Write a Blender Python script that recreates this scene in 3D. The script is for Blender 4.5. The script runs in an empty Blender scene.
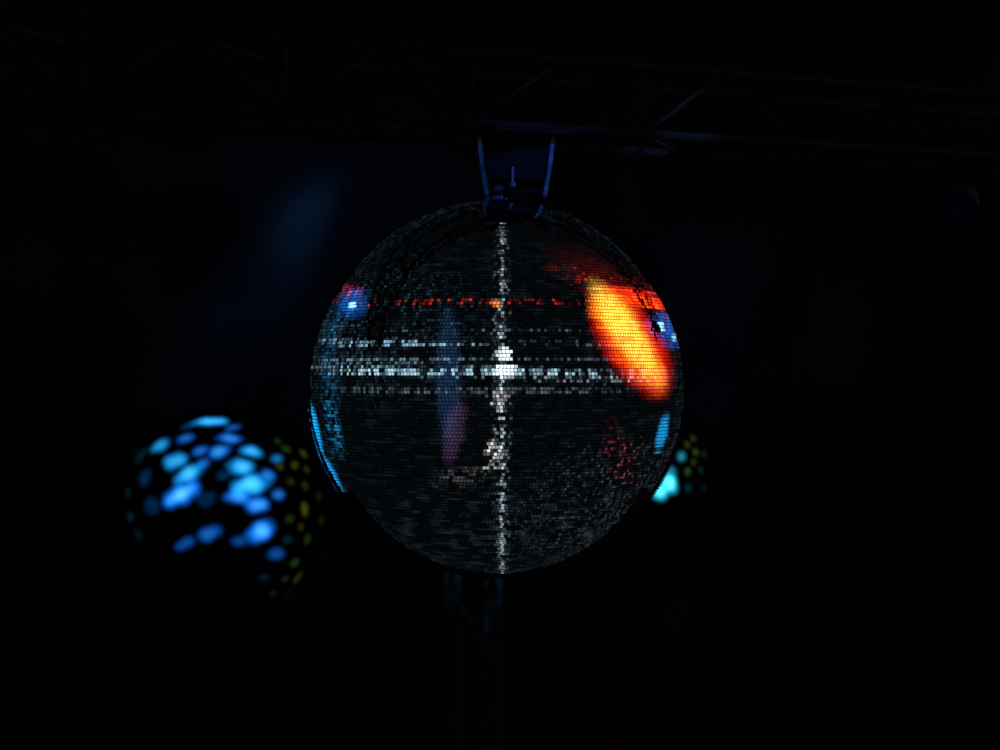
import bpy, bmesh, math, random
import numpy as np
from mathutils import Vector, Matrix, Euler
random.seed(7)
S = bpy.context.scene
S.view_settings.view_transform = 'Standard'
S.view_settings.look = 'None'
CAMZ = 2.7
CAM = Vector((0, -3.69, CAMZ))
# ------------------------------------------------------------ helpers
def link(o):
    S.collection.objects.link(o); return o
def mat(name, col, metal=0.0, rough=0.5, bump=0.0, bscale=60, var=0.25, spec=.5):
    m = bpy.data.materials.new(name); m.use_nodes = True
    nt = m.node_tree; b = nt.nodes['Principled BSDF']
    tc = nt.nodes.new('ShaderNodeTexCoord')
    n = nt.nodes.new('ShaderNodeTexNoise'); n.inputs['Scale'].default_value = bscale
    nt.links.new(tc.outputs['Object'], n.inputs['Vector'])
    r = nt.nodes.new('ShaderNodeValToRGB')
    r.color_ramp.elements[0].position = .3; r.color_ramp.elements[1].position = .7
    r.color_ramp.elements[0].color = tuple(c*(1-var) for c in col)+(1,)
    r.color_ramp.elements[1].color = tuple(min(1, c*(1+var)) for c in col)+(1,)
    nt.links.new(n.outputs['Fac'], r.inputs['Fac'])
    nt.links.new(r.outputs['Color'], b.inputs['Base Color'])
    b.inputs['Metallic'].default_value = metal
    b.inputs['Roughness'].default_value = rough
    b.inputs['Specular IOR Level'].default_value = spec
    if bump:
        bp = nt.nodes.new('ShaderNodeBump'); bp.inputs['Strength'].default_value = bump
        bp.inputs['Distance'].default_value = .01
        nt.links.new(n.outputs['Fac'], bp.inputs['Height'])
        nt.links.new(bp.outputs['Normal'], b.inputs['Normal'])
    return m
def mesh_obj(name, bm, m, parent=None, loc=None, smooth=False):
    me = bpy.data.meshes.new(name); bm.to_mesh(me); bm.free()
    if smooth:
        for p in me.polygons: p.use_smooth = True
    me.materials.append(m)
    o = bpy.data.objects.new(name, me); link(o)
    if parent is not None: o.parent = parent
    if loc is not None: o.location = loc
    return o
def empty(name, loc, label, cat, rotz=0, group=None):
    e = bpy.data.objects.new(name, None); e.empty_display_size = .1
    e.location = loc; e.rotation_euler = (0, 0, rotz); link(e)
    e['label'] = label; e['category'] = cat
    if group: e['group'] = group
    return e
def add_tube(bm, a, b, r, seg=14, r2=None):
    a, b = Vector(a), Vector(b); d = b-a
    M = Matrix.Translation((a+b)/2) @ d.to_track_quat('Z', 'Y').to_matrix().to_4x4()
    bmesh.ops.create_cone(bm, cap_ends=True, segments=seg, radius1=r, radius2=r if r2 is None else r2, depth=d.length, matrix=M)
def add_box(bm, c, s, bev=0.0, rot=None, taper=1.0):
    M = Matrix.Translation(c)
    if rot: M = M @ Euler(rot).to_matrix().to_4x4()
    ret = bmesh.ops.create_cube(bm, size=1)
    for v in ret['verts']:
        if v.co.z < 0: v.co.x *= taper; v.co.y *= taper
        v.co = M @ (Matrix.Diagonal((*s, 1)) @ v.co)
    if bev:
        es = {e for v in ret['verts'] for e in v.link_edges}
        bmesh.ops.bevel(bm, geom=list(es), offset=bev, segments=2, affect='EDGES', profile=.6)

m_truss = mat('black_truss_paint', (.0065, .0075, .010), 0, .8, 0, 40, spec=0)
m_brace = mat('lit_brace_paint', (.007, .0085, .011), 0, .7, 0, 40, spec=0)  # truss paint lightened so the braces seem to catch light
m_tower = mat('dark_tower_paint', (.010, .013, .016), 0, .8, 0, 40, spec=0)
m_black = mat('black_powder_coat', (.006, .007, .010), 0, .7, .1, 90, spec=.01)
m_steel = mat('hanging_steel', (.05, .09, .18), .2, .5, .3, 30, .6, spec=.1)
m_core = mat('ball_core_black', (.003, .003, .0035), 0, .9, 0, 50, spec=.02)
m_wall = mat('black_painted_wall', (.0060, .0064, .0072), 0, .95, 0, 1.3, .45, spec=0)
m_floor = mat('black_stage_floor', (.005, .005, .006), 0, .9, .1, 12, spec=.02)

# ------------------------------------------------------------ mirror ball
R = 0.506
BALL = Vector((-0.008, 0, CAMZ-0.036))
ball = empty('mirror_ball', BALL+Vector((0, 0, -R)), 'large mirror ball of small silver tiles hanging from a truss', 'disco ball')
bm = bmesh.new(); bmesh.ops.create_uvsphere(bm, u_segments=128, v_segments=64, radius=R-.004)
mesh_obj('ball_core', bm, m_core, ball, (0, 0, R), True)
rows = 184
verts, faces, tint = [], [], []
for i in range(rows):
    ph = -math.pi/2 + (i+.5)*math.pi/rows
    if abs(ph) > math.radians(87.2): continue
    n = max(8, round(2*math.pi*R*math.cos(ph)/(math.pi*R/rows)))
    off = random.random()*2*math.pi
    hh = math.pi*R/rows*.5*.78
    rtilt = random.gauss(0, math.radians(.55))
    drift = random.random()*6.28
    for j in range(n):
        th = off + 2*math.pi*j/n
        ta = th + random.gauss(0, math.radians(.22)) + math.radians(.15)*math.sin(th*5+drift)
        pa = ph + rtilt + random.gauss(0, math.radians(.15)) + math.radians(.25)*math.sin(th*7+drift*3)
        c = Vector((math.cos(ph)*math.cos(th), math.cos(ph)*math.sin(th), math.sin(ph)))*R
        nn = Vector((math.cos(pa)*math.cos(ta), math.cos(pa)*math.sin(ta), math.sin(pa)))
        t = Vector((0, 0, 1)).cross(nn).normalized(); b = nn.cross(t)
        w = math.pi*R*math.cos(ph)/n*.82
        k = len(verts)
        for sx, sy in ((-1, -1), (1, -1), (1, 1), (-1, 1)):
            verts.append(c + t*w*sx + b*hh*sy)
        faces.append((k, k+1, k+2, k+3)); tint.append(random.random())
me = bpy.data.meshes.new('mirror_tiles'); me.from_pydata([tuple(v) for v in verts], [], faces); me.update()
at = me.attributes.new('tile_tint', 'FLOAT', 'FACE'); at.data.foreach_set('value', tint)
m_tile = bpy.data.materials.new('mirror_tile_glass'); m_tile.use_nodes = True
nt = m_tile.node_tree; b = nt.nodes['Principled BSDF']
a = nt.nodes.new('ShaderNodeAttribute'); a.attribute_name = 'tile_tint'
cr = nt.nodes.new('ShaderNodeValToRGB')
cr.color_ramp.elements[0].color = (.7, .72, .74, 1); cr.color_ramp.elements[1].color = (.94, .95, .96, 1)
cr.color_ramp.elements[1].position = .6
nt.links.new(a.outputs['Fac'], cr.inputs['Fac']); nt.links.new(cr.outputs['Color'], b.inputs['Base Color'])
b.inputs['Metallic'].default_value = 1; b.inputs['Roughness'].default_value = .02
me.materials.append(m_tile)
o = bpy.data.objects.new('mirror_tiles', me); link(o); o.parent = ball; o.location = (0, 0, R)
o['label'] = 'grid of small square silver mirror tiles'
bm = bmesh.new(); add_tube(bm, (0, 0, 2*R-.008), (0, 0, 2*R+.004), .028, 32); add_tube(bm, (0, 0, 2*R+.004), (0, 0, 2*R+.012), .014, 24)
mesh_obj('top_cap', bm, m_steel, ball)
bm = bmesh.new(); add_tube(bm, (0, 0, .002), (0, 0, .010), .024, 32)
mesh_obj('bottom_cap', bm, m_steel, ball)

# ------------------------------------------------------------ trusses
def truss(name, L, W, H, bay, rc, rb, label, loc, rot, vertical=False, m=None, mb=None):
    m = m or m_truss; mb = mb or m
    e = empty(name, loc, label, 'truss'); e.rotation_euler = rot
    cs = [(-W/2, -H/2), (W/2, -H/2), (-W/2, H/2), (W/2, H/2)]
    def P(t, c):
        return (c[0], c[1], t) if vertical else (t, c[0], c[1])
    t0, t1 = (0, L) if vertical else (-L/2, L/2)
    for c in cs:
        bm = bmesh.new(); add_tube(bm, P(t0, c), P(t1, c), rc, 20)
        mesh_obj('chord', bm, m, e, None, True)
    n = round(L/bay); st = L/n
    pairs = [(0, 1), (2, 3), (0, 2), (1, 3)]
    for fi, (p, q) in enumerate(pairs):
        bm = bmesh.new()
        for i in range(n):
            a, bb = (p, q) if (i+fi) % 2 else (q, p)
            add_tube(bm, P(t0+i*st, cs[a]), P(t0+(i+1)*st, cs[bb]), rb, 10)
        for i in range(1, n, 2): add_tube(bm, P(t0+i*st, cs[p]), P(t0+i*st, cs[q]), rb, 10)
        mesh_obj('diagonal_bracing', bm, mb, e, None, True)
    for t in (t0, t1):
        bm = bmesh.new()
        for p, q in ((0, 1), (1, 3), (3, 2), (2, 0)): add_tube(bm, P(t, cs[p]), P(t, cs[q]), rb*1.3, 10)
        mesh_obj('end_frame', bm, m, e, None, True)
    return e
TZ = CAMZ+.650
yaw = math.radians(19)
TH = .18
truss('overhead_truss', 4.6, .27, TH, .24, .013, .006, 'black box truss with diagonal bracing overhead', (0, .03, TZ+TH/2), (0, 0, yaw), False, m_truss, m_brace)

# hanging bracket / motor
topb = BALL.z+R
mot = empty('ball_motor', (.043, 0, topb+.014), 'dark steel hanging bracket and motor holding the mirror ball', 'motor')
hgt = TZ-(topb+.014)-.02
bm = bmesh.new(); add_box(bm, (0, 0, (hgt+.035)/2), (.178, .12, hgt-.035), .006, None, .84)
add_tube(bm, (-.045, 0, .028), (-.045, 0, .045), .03, 28)
mesh_obj('motor_housing', bm, m_black, mot)
for s in (-1, 1):
    bm = bmesh.new()
    t = .0055
    vs = []
    for (x, z, ww) in ((s*.098, hgt, .065), (s*.090, hgt*.5, .064), (s*.077, -.004, .03)):
        vs.append([bm.verts.new((x+dx, dy, z)) for dx, dy in ((-t, -ww), (t, -ww), (t, ww), (-t, ww))])
    for a_, b_ in ((0, 1), (1, 2)):
        for k in range(4):
            bm.faces.new((vs[a_][k], vs[a_][(k+1) % 4], vs[b_][(k+1) % 4], vs[b_][k]))
    bm.faces.new(vs[0]); bm.faces.new(vs[2][::-1]); bmesh.ops.recalc_face_normals(bm, faces=bm.faces)
    mesh_obj('side_strap', bm, m_steel, mot)
bm = bmesh.new(); add_box(bm, (0, 0, .006), (.150, .05, .008), .002)
mesh_obj('cross_plate', bm, m_black, mot)
bm = bmesh.new()
add_tube(bm, (-.045, 0, .004), (-.045, 0, .03), .006, 14); add_tube(bm, (-.045, 0, .009), (-.045, 0, .024), .015, 6)
mesh_obj('drive_shaft', bm, m_steel, mot)
bm = bmesh.new()
add_tube(bm, (-.010, -.068, .012), (-.010, -.068, .065), .004, 12); add_tube(bm, (-.010, -.068, .012), (-.010, -.068, .022), .009, 6)
add_tube(bm, (-.010, -.068, .05), (-.010, -.045, .05), .004, 12)
mesh_obj('locking_bolt', bm, m_steel, mot)
bm = bmesh.new(); add_box(bm, (0, 0, hgt+.002), (.21, .28, .006), .001, (0, 0, yaw))
mesh_obj('mounting_plate', bm, m_black, mot)

# stage lamp hanging from the truss
def par(name, tx, label):
    x = tx*math.cos(yaw)+.135*math.sin(yaw); y = tx*math.sin(yaw)+.03-.135*math.cos(yaw)
    e = empty(name, (x, y, TZ-.014), label, 'stage light', 0)
    bm = bmesh.new()
    for s in (-1, 1): add_box(bm, (s*.070, 0, -.09), (.005, .025, .13), .001)
    add_box(bm, (0, 0, -.025), (.145, .025, .005), .001); add_tube(bm, (0, 0, -.025), (0, 0, .003), .010, 12)
    mesh_obj('yoke', bm, m_black, e)
    bm = bmesh.new()
    d = Vector((-.35, -.85, -.35)).normalized(); c = Vector((0, 0, -.13))
    add_tube(bm, c-d*.09, c-d*.03, .03, 28, .060); add_tube(bm, c-d*.03, c+d*.09, .060, 28)
    mesh_obj('lamp_can', bm, m_black, e)
    bm = bmesh.new(); add_tube(bm, c+d*.090, c+d*.096, .052, 28)
    mesh_obj('front_lens', bm, mat('dim_blue_lens', (.003, .006, .03), 0, .4, spec=.02), e)
par('stage_lamp', 1.38, 'unlit black stage lamp clamped under the truss')

tw = truss('tower_truss', 2.35, .22, .22, .26, .013, .009, 'upright dark box truss tower standing behind the mirror ball', (-.135, 3.35, .02), (0, 0, math.radians(18)), True, m_tower)
bm = bmesh.new(); add_box(bm, (0, 0, -.01), (.5, .5, .02), .003)
mesh_obj('base_plate', bm, m_tower, tw)

# ------------------------------------------------------------ globes with light spots painted as glow
m_glow = bpy.data.materials.new('painted_glow_shell'); m_glow.use_nodes = True
nt = m_glow.node_tree; b = nt.nodes['Principled BSDF']
a = nt.nodes.new('ShaderNodeAttribute'); a.attribute_name = 'spot_glow_colour'
nt.links.new(a.outputs['Color'], b.inputs['Emission Color']); b.inputs['Emission Strength'].default_value = 1  # light spots painted as emission on a dark globe
b.inputs['Base Color'].default_value = (.001, .001, .0015, 1); b.inputs['Roughness'].default_value = .9; b.inputs['Specular IOR Level'].default_value = 0
def glow_ball(loc, r, spots, label):
    """spots: (a, b, half width, half height, colour, gain): a,b on the face turned to the camera, unit disc"""
    e = empty('spot_glow_ball', (loc[0], loc[1], 0.0), label, 'light ball', 0, 'balls with painted light spots')
    zc = loc[2]
    wv = (CAM-Vector(loc)).normalized(); rt = Vector((0, 0, 1)).cross(wv).normalized(); up = wv.cross(rt)
    bm = bmesh.new(); bmesh.ops.create_uvsphere(bm, u_segments=320, v_segments=160, radius=r)
    o = mesh_obj('globe', bm, m_glow, e, (0, 0, zc), True)
    o['label'] = 'black globe with light spots painted as cyan and green glow'
    me = o.data; nv = len(me.vertices)
    co = np.empty(nv*3); me.vertices.foreach_get('co', co); co = co.reshape(-1, 3)/r
    col = np.zeros((nv, 4)); col[:, 3] = 1
    wob = .07*np.sin(co[:, 0]*37+co[:, 2]*23)+.06*np.sin(co[:, 2]*41-co[:, 0]*29+1)
    for (a_, b_, hw, hh, c, g, rot) in spots:
        q = a_*a_+b_*b_
        if q > .98: s_ = math.sqrt(.98/q); a_ *= s_; b_ *= s_; q = .98
        n = rt*a_+up*b_+wv*math.sqrt(1-q)
        t = up.cross(n).normalized(); v = n.cross(t)
        P = co @ np.array(t); Q = co @ np.array(v); front = (co @ np.array(n)) > 0
        p = (P*math.cos(rot)+Q*math.sin(rot))/hw; q_ = (Q*math.cos(rot)-P*math.sin(rot))/hh
        d = np.sqrt(p*p+q_*q_)+wob
        f = np.clip((1.35-d)/.8, 0, 1); f = f*f*(3-2*f)*front
        hot = np.clip((.85-d)/.85, 0, 1)*front
        for k in range(3):
            col[:, k] += g*f*c[k]
        if c[2] > .5:
            col[:, 0] += .08*hot*g*g; col[:, 1] += .36*hot*g*g; col[:, 2] += .3*hot*g*g
    ca = me.color_attributes.new('spot_glow_colour', 'FLOAT_COLOR', 'POINT')
    ca.data.foreach_set('color', col.reshape(-1).tolist())
    bm = bmesh.new(); add_tube(bm, (0, 0, .02), (0, 0, zc-r+.02), .022, 18); add_tube(bm, (0, 0, 0), (0, 0, .02), .24, 40); add_tube(bm, (0, 0, zc-r-.03), (0, 0, zc-r+.02), .07, 24)
    mesh_obj('stand', bm, m_core, e)
BL = (.002, .17, .90); CY = (.005, .33, .95); GR = (.013, .030, .006); TE = (.0, .024, .034); YG = (.032, .036, .003); DB = (.001, .04, .14)
def spots_l():
    cx, cy, rr = 224, 512, 104.
    L = [(211,424,16,7,CY,1.1),(163,447,12,8,CY,.6),(187,441,8,6,BL,.5),(229,442,11,6,BL,.7),(249,455,10,6,CY,.9),(178,463,12,8,CY,.8),
     (191,476,13,8,CY,1.0),(184,495,18,9,BL,1.3),(219,455,10,7,BL,.8),(240,470,12,8,CY,1.0),(248,487,17,9,CY,1.2),(236,498,11,6,BL,.9),(254,506,11,7,BL,1.0),
     (150,478,8,8,DB,.5),(157,505,10,8,DB,.4),(208,500,9,6,DB,.4),(258,531,13,9,BL,1.2),(210,532,11,6,BL,.45),(188,541,10,5,BL,.28),(272,553,9,6,BL,.28),
     (274,497,7,5,BL,.5),(273,462,7,4,CY,.4),(202,454,8,5,BL,.5),(190,428,9,4,DB,.8),(232,431,8,4,BL,.4),(238,540,7,5,BL,.25),(205,466,6,5,BL,.4),(222,478,6,4,DB,.6),
     (145,455,8,9,TE,.7),(265,478,7,5,BL,.6),(130,448,5,7,TE,.8),(128,470,4,6,TE,.6),(133,492,4,5,TE,.8),(136,515,5,5,TE,.6),(144,532,6,5,TE,.4),
     (283,452,6,4,GR,1.3),(291,468,5,3,YG,1.4),(301,456,5,4,YG,1.5),(303,472,4,3,GR,1.3),(301,488,4,4,GR,1),(300,511,4,7,YG,1.8),(303,540,4,5,GR,1.1),
     (291,562,5,4,GR,1.3),(295,578,4,6,YG,1.2),(287,600,4,4,GR,.9),(315,498,3,5,GR,.8),(318,523,3,5,YG,.6),(285,520,5,4,GR,.8),(283,540,5,4,TE,.7),
     (276,470,4,3,YG,1.2),(286,484,4,3,GR,1.0),(275,444,4,3,GR,1.0),(296,528,3,3,YG,.9),(282,578,4,3,GR,.9),(296,600,4,3,GR,.7),(262,575,6,4,TE,.5),(270,592,4,3,GR,.6)]
    rnd = random.Random(4)
    return [((x-cx)/rr, (cy-y)/rr, w/rr, h/rr, c, g*.95, rnd.uniform(-.2, .6)) for x, y, w, h, c, g in L]
def spots_r():
    cx, cy, rr = 615, 482, 104.
    C2 = (.01, .42, .62)
    L = [(666,483,8,9,C2,1.8),(658,491,9,7,C2,1.5),(668,472,5,5,C2,.4),(678,458,5,4,C2,.5),(690,440,3,3,GR,1.6),(692,453,4,3,GR,2),(684,472,4,3,GR,2),
     (697,470,3,3,TE,.9),(684,488,4,4,TE,1.0),(701,455,3,3,GR,.9),(700,488,3,4,TE,.5),(684,446,3,3,YG,1.2),(690,463,3,2,YG,1.2)]
    rnd = random.Random(9)
    return [((x-cx)/rr, (cy-y)/rr, w/rr, h/rr, c, g, rnd.uniform(.2, .8)) for x, y, w, h, c, g in L]
glow_ball((-1.466, 3.62, CAMZ-.728), .55, spots_l(), 'dark ball on a stand with blue light spots painted as glow')
glow_ball((.611, 3.62, CAMZ-.568), .55, spots_r(), 'dark ball with cyan and green light spots painted as glow behind the mirror ball')

# ------------------------------------------------------------ back wall and stage floor
bm = bmesh.new(); add_box(bm, (0, 6.03, 2.8), (7.7, .06, 5.6))
w = mesh_obj('wall_back', bm, m_wall); w['kind'] = 'structure'; w['label'] = 'matte black wall behind the mirror ball'; w['category'] = 'wall'
bm = bmesh.new(); add_box(bm, (0, 4.5, -.05), (7.7, 3.0, .1))
f = mesh_obj('floor', bm, m_floor); f['kind'] = 'structure'; f['label'] = 'matte black stage floor'; f['category'] = 'floor'

# ------------------------------------------------------------ world: ball reflections painted as world light (mirror-ball mapping)
W = bpy.data.worlds.new('ball_reflections'); S.world = W; W.use_nodes = True  # light pattern made for the ball tiles to mirror
try: W.cycles.sampling_method = 'NONE'
except Exception: pass
nt = W.node_tree; N = nt.nodes; Lk = nt.links
bg = N['Background']
def num(x, sock):
    if isinstance(x, (int, float)): sock.default_value = x
    else: Lk.new(x, sock)
def M(op, a, b=0.0):
    n = N.new('ShaderNodeMath'); n.operation = op
    num(a, n.inputs[0]); num(b, n.inputs[1])
    return n.outputs[0]
tc = N.new('ShaderNodeTexCoord')
va = N.new('ShaderNodeVectorMath'); va.operation = 'NORMALIZE'; Lk.new(tc.outputs['Generated'], va.inputs[0])
vb = N.new('ShaderNodeVectorMath'); vb.operation = 'ADD'; Lk.new(va.outputs[0], vb.inputs[0]); vb.inputs[1].default_value = (0, -1, 0)
vc = N.new('ShaderNodeVectorMath'); vc.operation = 'NORMALIZE'; Lk.new(vb.outputs[0], vc.inputs[0])
sx = N.new('ShaderNodeSeparateXYZ'); Lk.new(vc.outputs[0], sx.inputs[0])
U, V = sx.outputs[0], sx.outputs[2]
cxy = N.new('ShaderNodeCombineXYZ'); Lk.new(U, cxy.inputs[0]); Lk.new(V, cxy.inputs[1])
def noise(scale, sxy=(1, 1), lo=.5, hi=.7, off=0, tomin=0.0):
    mp = N.new('ShaderNodeMapping'); mp.inputs['Scale'].default_value = (sxy[0], sxy[1], 1); mp.inputs['Location'].default_value = (off, off*.7, off)
    Lk.new(cxy.outputs[0], mp.inputs['Vector'])
    t = N.new('ShaderNodeTexNoise'); t.inputs['Scale'].default_value = scale; t.inputs['Detail'].default_value = 0
    Lk.new(mp.outputs[0], t.inputs['Vector'])
    mr = N.new('ShaderNodeMapRange'); mr.inputs['From Min'].default_value = lo; mr.inputs['From Max'].default_value = hi
    mr.inputs['To Min'].default_value = tomin
    Lk.new(t.outputs['Fac'], mr.inputs['Value']); return mr.outputs[0]
SP = noise(110, (1, .5), .56, .74)            # sharp sparkle
SPB = noise(95, (1, .20), .46, .66, 2)        # band sparkle, upright dashes
SPR = noise(60, (1, .3), .54, .68, 4)         # scattered red glints
SP2 = noise(45, (1, 1), .42, .72, 3)          # softer sparkle
SP3 = noise(60, (.20, 1), .50, .78, 6)        # long horizontal streaks
SP4 = noise(95, (.12, 1), .46, .64, 11)       # short dashes across the strip
SPO = noise(26, (1, 1), .30, .50, 5, .6)      # gentle mottling of the painted orange reflection
total = None
def conv(px, py):
    a_, b_ = (px-497)/187.5, (388-py)/187.5
    r = min(1, math.hypot(a_, b_)); k = .94+.057*r**3
    return a_*k, b_*k
def blob(px, py, hw, hh, col, st=1.0, rot=0, soft=.5, sp=None):
    """soft-edged ellipse of light painted for the ball to reflect"""
    global total
    cu, cv = conv(px, py); hw /= 187.5; hh /= 187.5
    du = M('SUBTRACT', U, cu); dv = M('SUBTRACT', V, cv)
    if rot:
        c, s = math.cos(rot), math.sin(rot)
        p = M('ADD', M('MULTIPLY', du, c), M('MULTIPLY', dv, s))
        q = M('SUBTRACT', M('MULTIPLY', dv, c), M('MULTIPLY', du, s))
    else: p, q = du, dv
    p = M('MULTIPLY', p, 1/hw); q = M('MULTIPLY', q, 1/hh)
    d = M('SQRT', M('ADD', M('MULTIPLY', p, p), M('MULTIPLY', q, q)))
    mr = N.new('ShaderNodeMapRange'); mr.interpolation_type = 'SMOOTHSTEP'
    mr.inputs['From Min'].default_value = 1+soft; mr.inputs['From Max'].default_value = max(0, 1-soft)
    mr.inputs['To Max'].default_value = st
    Lk.new(d, mr.inputs['Value'])
    f = mr.outputs[0]
    if sp is not None: f = M('MULTIPLY', f, sp)
    vm = N.new('ShaderNodeVectorMath'); vm.operation = 'SCALE'; vm.inputs[0].default_value = col; Lk.new(f, vm.inputs['Scale'])
    if total is None: total = vm.outputs[0]
    else:
        ad = N.new('ShaderNodeVectorMath'); Lk.new(total, ad.inputs[0]); Lk.new(vm.outputs[0], ad.inputs[1]); total = ad.outputs[0]
# dim painted reflections over the ball, with specks and a lighter rim
blob(497, 388, 182, 182, (.0018, .003, .004), 1, 0, .1)
blob(497, 388, 200, 200, (.012, .024, .034), 1, 0, .05, SP2)
blob(497, 388, 174, 174, (.012, .024, .034), -1, 0, .05, SP2)
blob(497, 400, 168, 168, (.005, .009, .012), 1, 0, .25, SP3)
blob(600, 500, 80, 50, (.055, .065, .075), .8, .4, .5, SP)
blob(497, 530, 140, 40, (.009, .013, .016), 1, 0, .5, SP3)
blob(385, 325, 85, 60, (.02, .05, .075), .8, 0, .5, SP)
# orange reflection painted into the world
A = -math.radians(56)
blob(629, 341, 55, 26, (.90, .010, .001), 1.2, A, .25)
blob(627, 341, 49, 18, (1, .20, .003), 1.2, A, .35, SPO)
blob(611, 312, 23, 15, (1, .32, .01), 1.1, -.5, .35)
blob(626, 335, 48, 12, (1, .90, .10), 1.2, A, .5, SPO)
blob(654, 378, 9, 14, (.9, .05, .004), .8, 0, .4)
blob(638, 301, 30, 6.0, (1, .02, .002), 1.6, -.2, .4)
blob(640, 303, 24, 4, (1, .20, .004), 1.1, -.2, .4, SP2)
blob(612, 286, 50, 16, (.05, .0015, .001), 1, -.45, .7)
blob(612, 290, 48, 11, (.60, .015, .004), 1, -.3, .6, SP)
blob(640, 332, 38, 44, (.25, .006, .002), 1, -.3, .5, SP)
blob(497, 301, 165, 2.4, (.8, .03, .015), .9, 0, .5, SPR)
blob(497, 302, 6, 3, (1, .2, .02), 1.8, 0, .3)
blob(352, 294, 12, 4.5, (.9, .02, .03), 1.2, 0, .4, SP2)
blob(618, 455, 13, 26, (.26, .006, .004), .8, .4, .6, SP)
# blue lamp reflections painted into the world
for (x, y, s) in ((356, 306, 1), (658, 327, 1), (671, 340, .6)):
    blob(x, y, 13, 10, (.002, .13, .65), 1.0*s, 0, .6, SPO)
    blob(x, y, 3.2, 3.2, (.35, .75, 1), 2.2*s, 0, .5)
blob(346, 318, 6, 22, (.02, .2, .45), .9, -.5, .6, SP2)
blob(334, 385, 8, 60, (.01, .13, .30), .8, 0.05, .6, SP2)
blob(338, 425, 6, 26, (.01, .20, .42), 1.0, 0.3, .5, SP2)
blob(658, 432, 5, 16, (.01, .36, .8), 1.1, -.25, .4)
# long blue reflection painted along the rim
blob(317, 432, 8, 30, (.005, .36, .9), 1.6, .22, .3)
blob(334, 474, 7, 22, (.005, .36, .9), 1.4, .5, .35)
blob(352, 496, 4, 22, (.02, .16, .22), .8, .8, .5, SP2)
# horizontal bands of painted glints
blob(475, 372, 150, 3.6, (.42, .70, .85), 1.2, -.01, .35, SPB)
blob(415, 343, 92, 2.8, (.32, .60, .78), 1.0, -.02, .35, SPB)
blob(450, 358, 135, 2.2, (.28, .44, .54), .8, 0, .35, SPB)
blob(372, 364, 45, 7, (.16, .30, .38), .6, 0, .5, SPB)
blob(590, 378, 75, 2.4, (.32, .38, .42), .8, 0, .35, SPB)
blob(570, 343, 55, 2.0, (.22, .28, .32), .7, 0, .35, SPB)
blob(480, 327, 140, 2.0, (.17, .26, .33), .7, 0, .35, SPB)
blob(500, 390, 155, 2.0, (.16, .24, .28), .6, 0, .35, SPB)
# vertical strip of painted glints
blob(502, 388, 2.2, 190, (.50, .66, .75), .85, 0, .4, SP4)
blob(502, 388, 7, 190, (.35, .44, .50), .7, 0, .5, SP)
blob(504, 354, 6, 7, (.8, .95, 1), 1.8, 0, .25)
blob(506, 371, 10, 6, (.8, .95, 1), 1.8, 0, .25)
blob(500, 399, 8, 9, (.75, .70, .72), 1.2, 0, .3, SP2)
blob(494, 450, 8, 9, (.95, .88, .80), 1.3, 0, .35, SP2)
blob(492, 467, 9, 5, (.95, .92, .86), 1.4, 0, .3, SP2)
blob(463, 475, 24, 8, (.12, .11, .11), .8, .2, .5, SP2)
# blue / violet patch painted into the ball's reflection
blob(449, 375, 11, 58, (.009, .027, .070), 1, 0, .3)
blob(455, 428, 9, 28, (.048, .025, .058), 1, -.2, .4)
Lk.new(total, bg.inputs['Color']); bg.inputs['Strength'].default_value = 1.0

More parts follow.
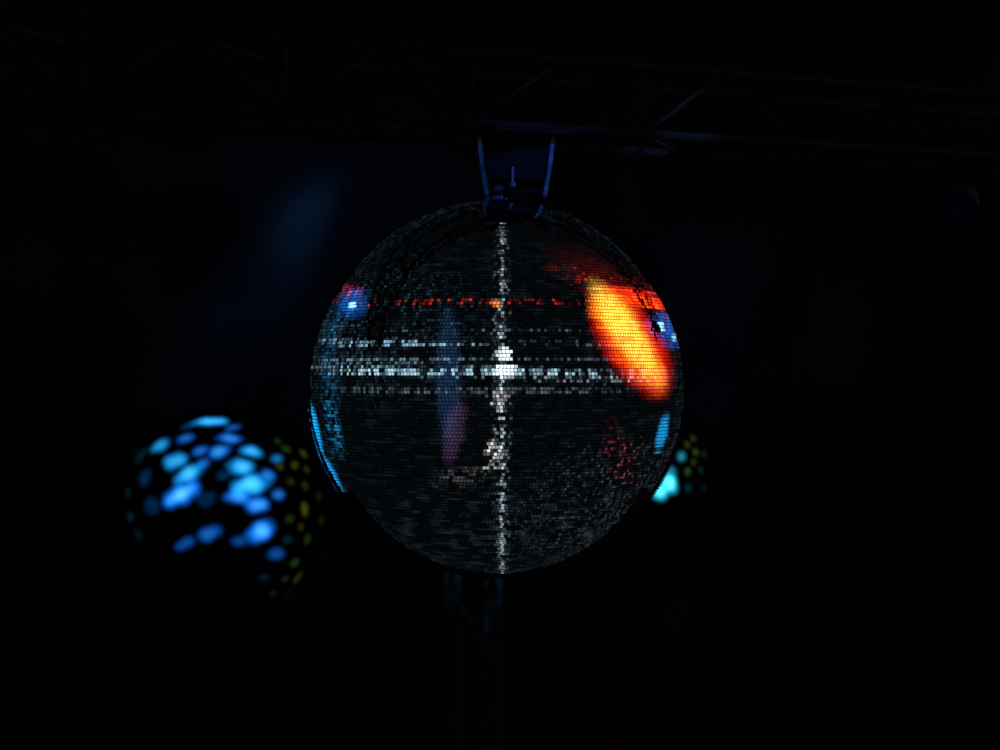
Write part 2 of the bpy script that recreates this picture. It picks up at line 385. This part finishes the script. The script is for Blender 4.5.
# ------------------------------------------------------------ lamps
def light(kind, name, loc, tgt, e, col, **kw):
    d = bpy.data.lights.new(name, kind); d.energy = e; d.color = col
    for k, v in kw.items(): setattr(d, k, v)
    o = bpy.data.objects.new(name, d); o.location = loc
    o.rotation_euler = (Vector(tgt)-Vector(loc)).to_track_quat('-Z', 'Y').to_euler(); link(o); return o
light('SPOT', 'blue_beam_lamp', (-.40, 5.40, 5.2), (-1.42, 6, 3.72), 420, (.05, .42, 1), spot_size=math.radians(12), spot_blend=1, shadow_soft_size=.08)
light('SPOT', 'blue_beam_lamp', (-.60, 5.30, 5.2), (-1.62, 6, 3.45), 380, (.05, .36, 1), spot_size=math.radians(20), spot_blend=1, shadow_soft_size=.1)
light('SPOT', 'blue_wash_lamp', (-.9, 2.5, 5.8), (-1.1, 6, 3.4), 190, (.03, .24, 1), spot_size=math.radians(42), spot_blend=1, shadow_soft_size=.1)
light('SPOT', 'navy_wash_lamp', (1.2, 2.5, 5.8), (1.2, 6, 2.6), 150, (.04, .14, 1), spot_size=math.radians(36), spot_blend=1, shadow_soft_size=.1)
light('SPOT', 'added_truss_spot', (-2.6, 1.75, 4.15), (.0, 0, 3.4), 120, (.03, .24, 1), spot_size=math.radians(16), spot_blend=1, shadow_soft_size=.06)  # added side spot to turn the bracket straps blue
light('SPOT', 'added_truss_spot', (2.5, 2.65, 3.45), (.1, 0, 3.4), 120, (.03, .24, 1), spot_size=math.radians(16), spot_blend=1, shadow_soft_size=.06)  # added spot for the opposite strap, no fixture modelled
light('SPOT', 'added_truss_spot', (1.0, -2.6, 4.4), (.09, 0, 3.26), 200, (.03, .26, 1), spot_size=math.radians(9), spot_blend=1, shadow_soft_size=.03)  # added narrow front spot for highlights on the bracket
light('SPOT', 'added_truss_spot', (1.3, -2.4, 4.2), (.50, .1, 3.37), 300, (.25, .55, 1), spot_size=math.radians(5), spot_blend=1, shadow_soft_size=.03)  # added narrow spot for glints on the truss braces
light('SPOT', 'tower_lamp', (-1.4, 1.2, 4.4), (-.13, 3.35, 1.76), 800, (.12, .6, 1), spot_size=math.radians(8), spot_blend=1, shadow_soft_size=.04)

# ------------------------------------------------------------ camera
cd = bpy.data.cameras.new('camera'); cam = bpy.data.objects.new('camera', cd); link(cam)
cam.location = CAM; cam.rotation_euler = (math.pi/2, 0, 0)
cd.sensor_width = 36; cd.lens = 49.46; cd.clip_start = .05
cd.dof.use_dof = True; cd.dof.focus_distance = 3.35; cd.dof.aperture_fstop = 1.7
S.camera = cam
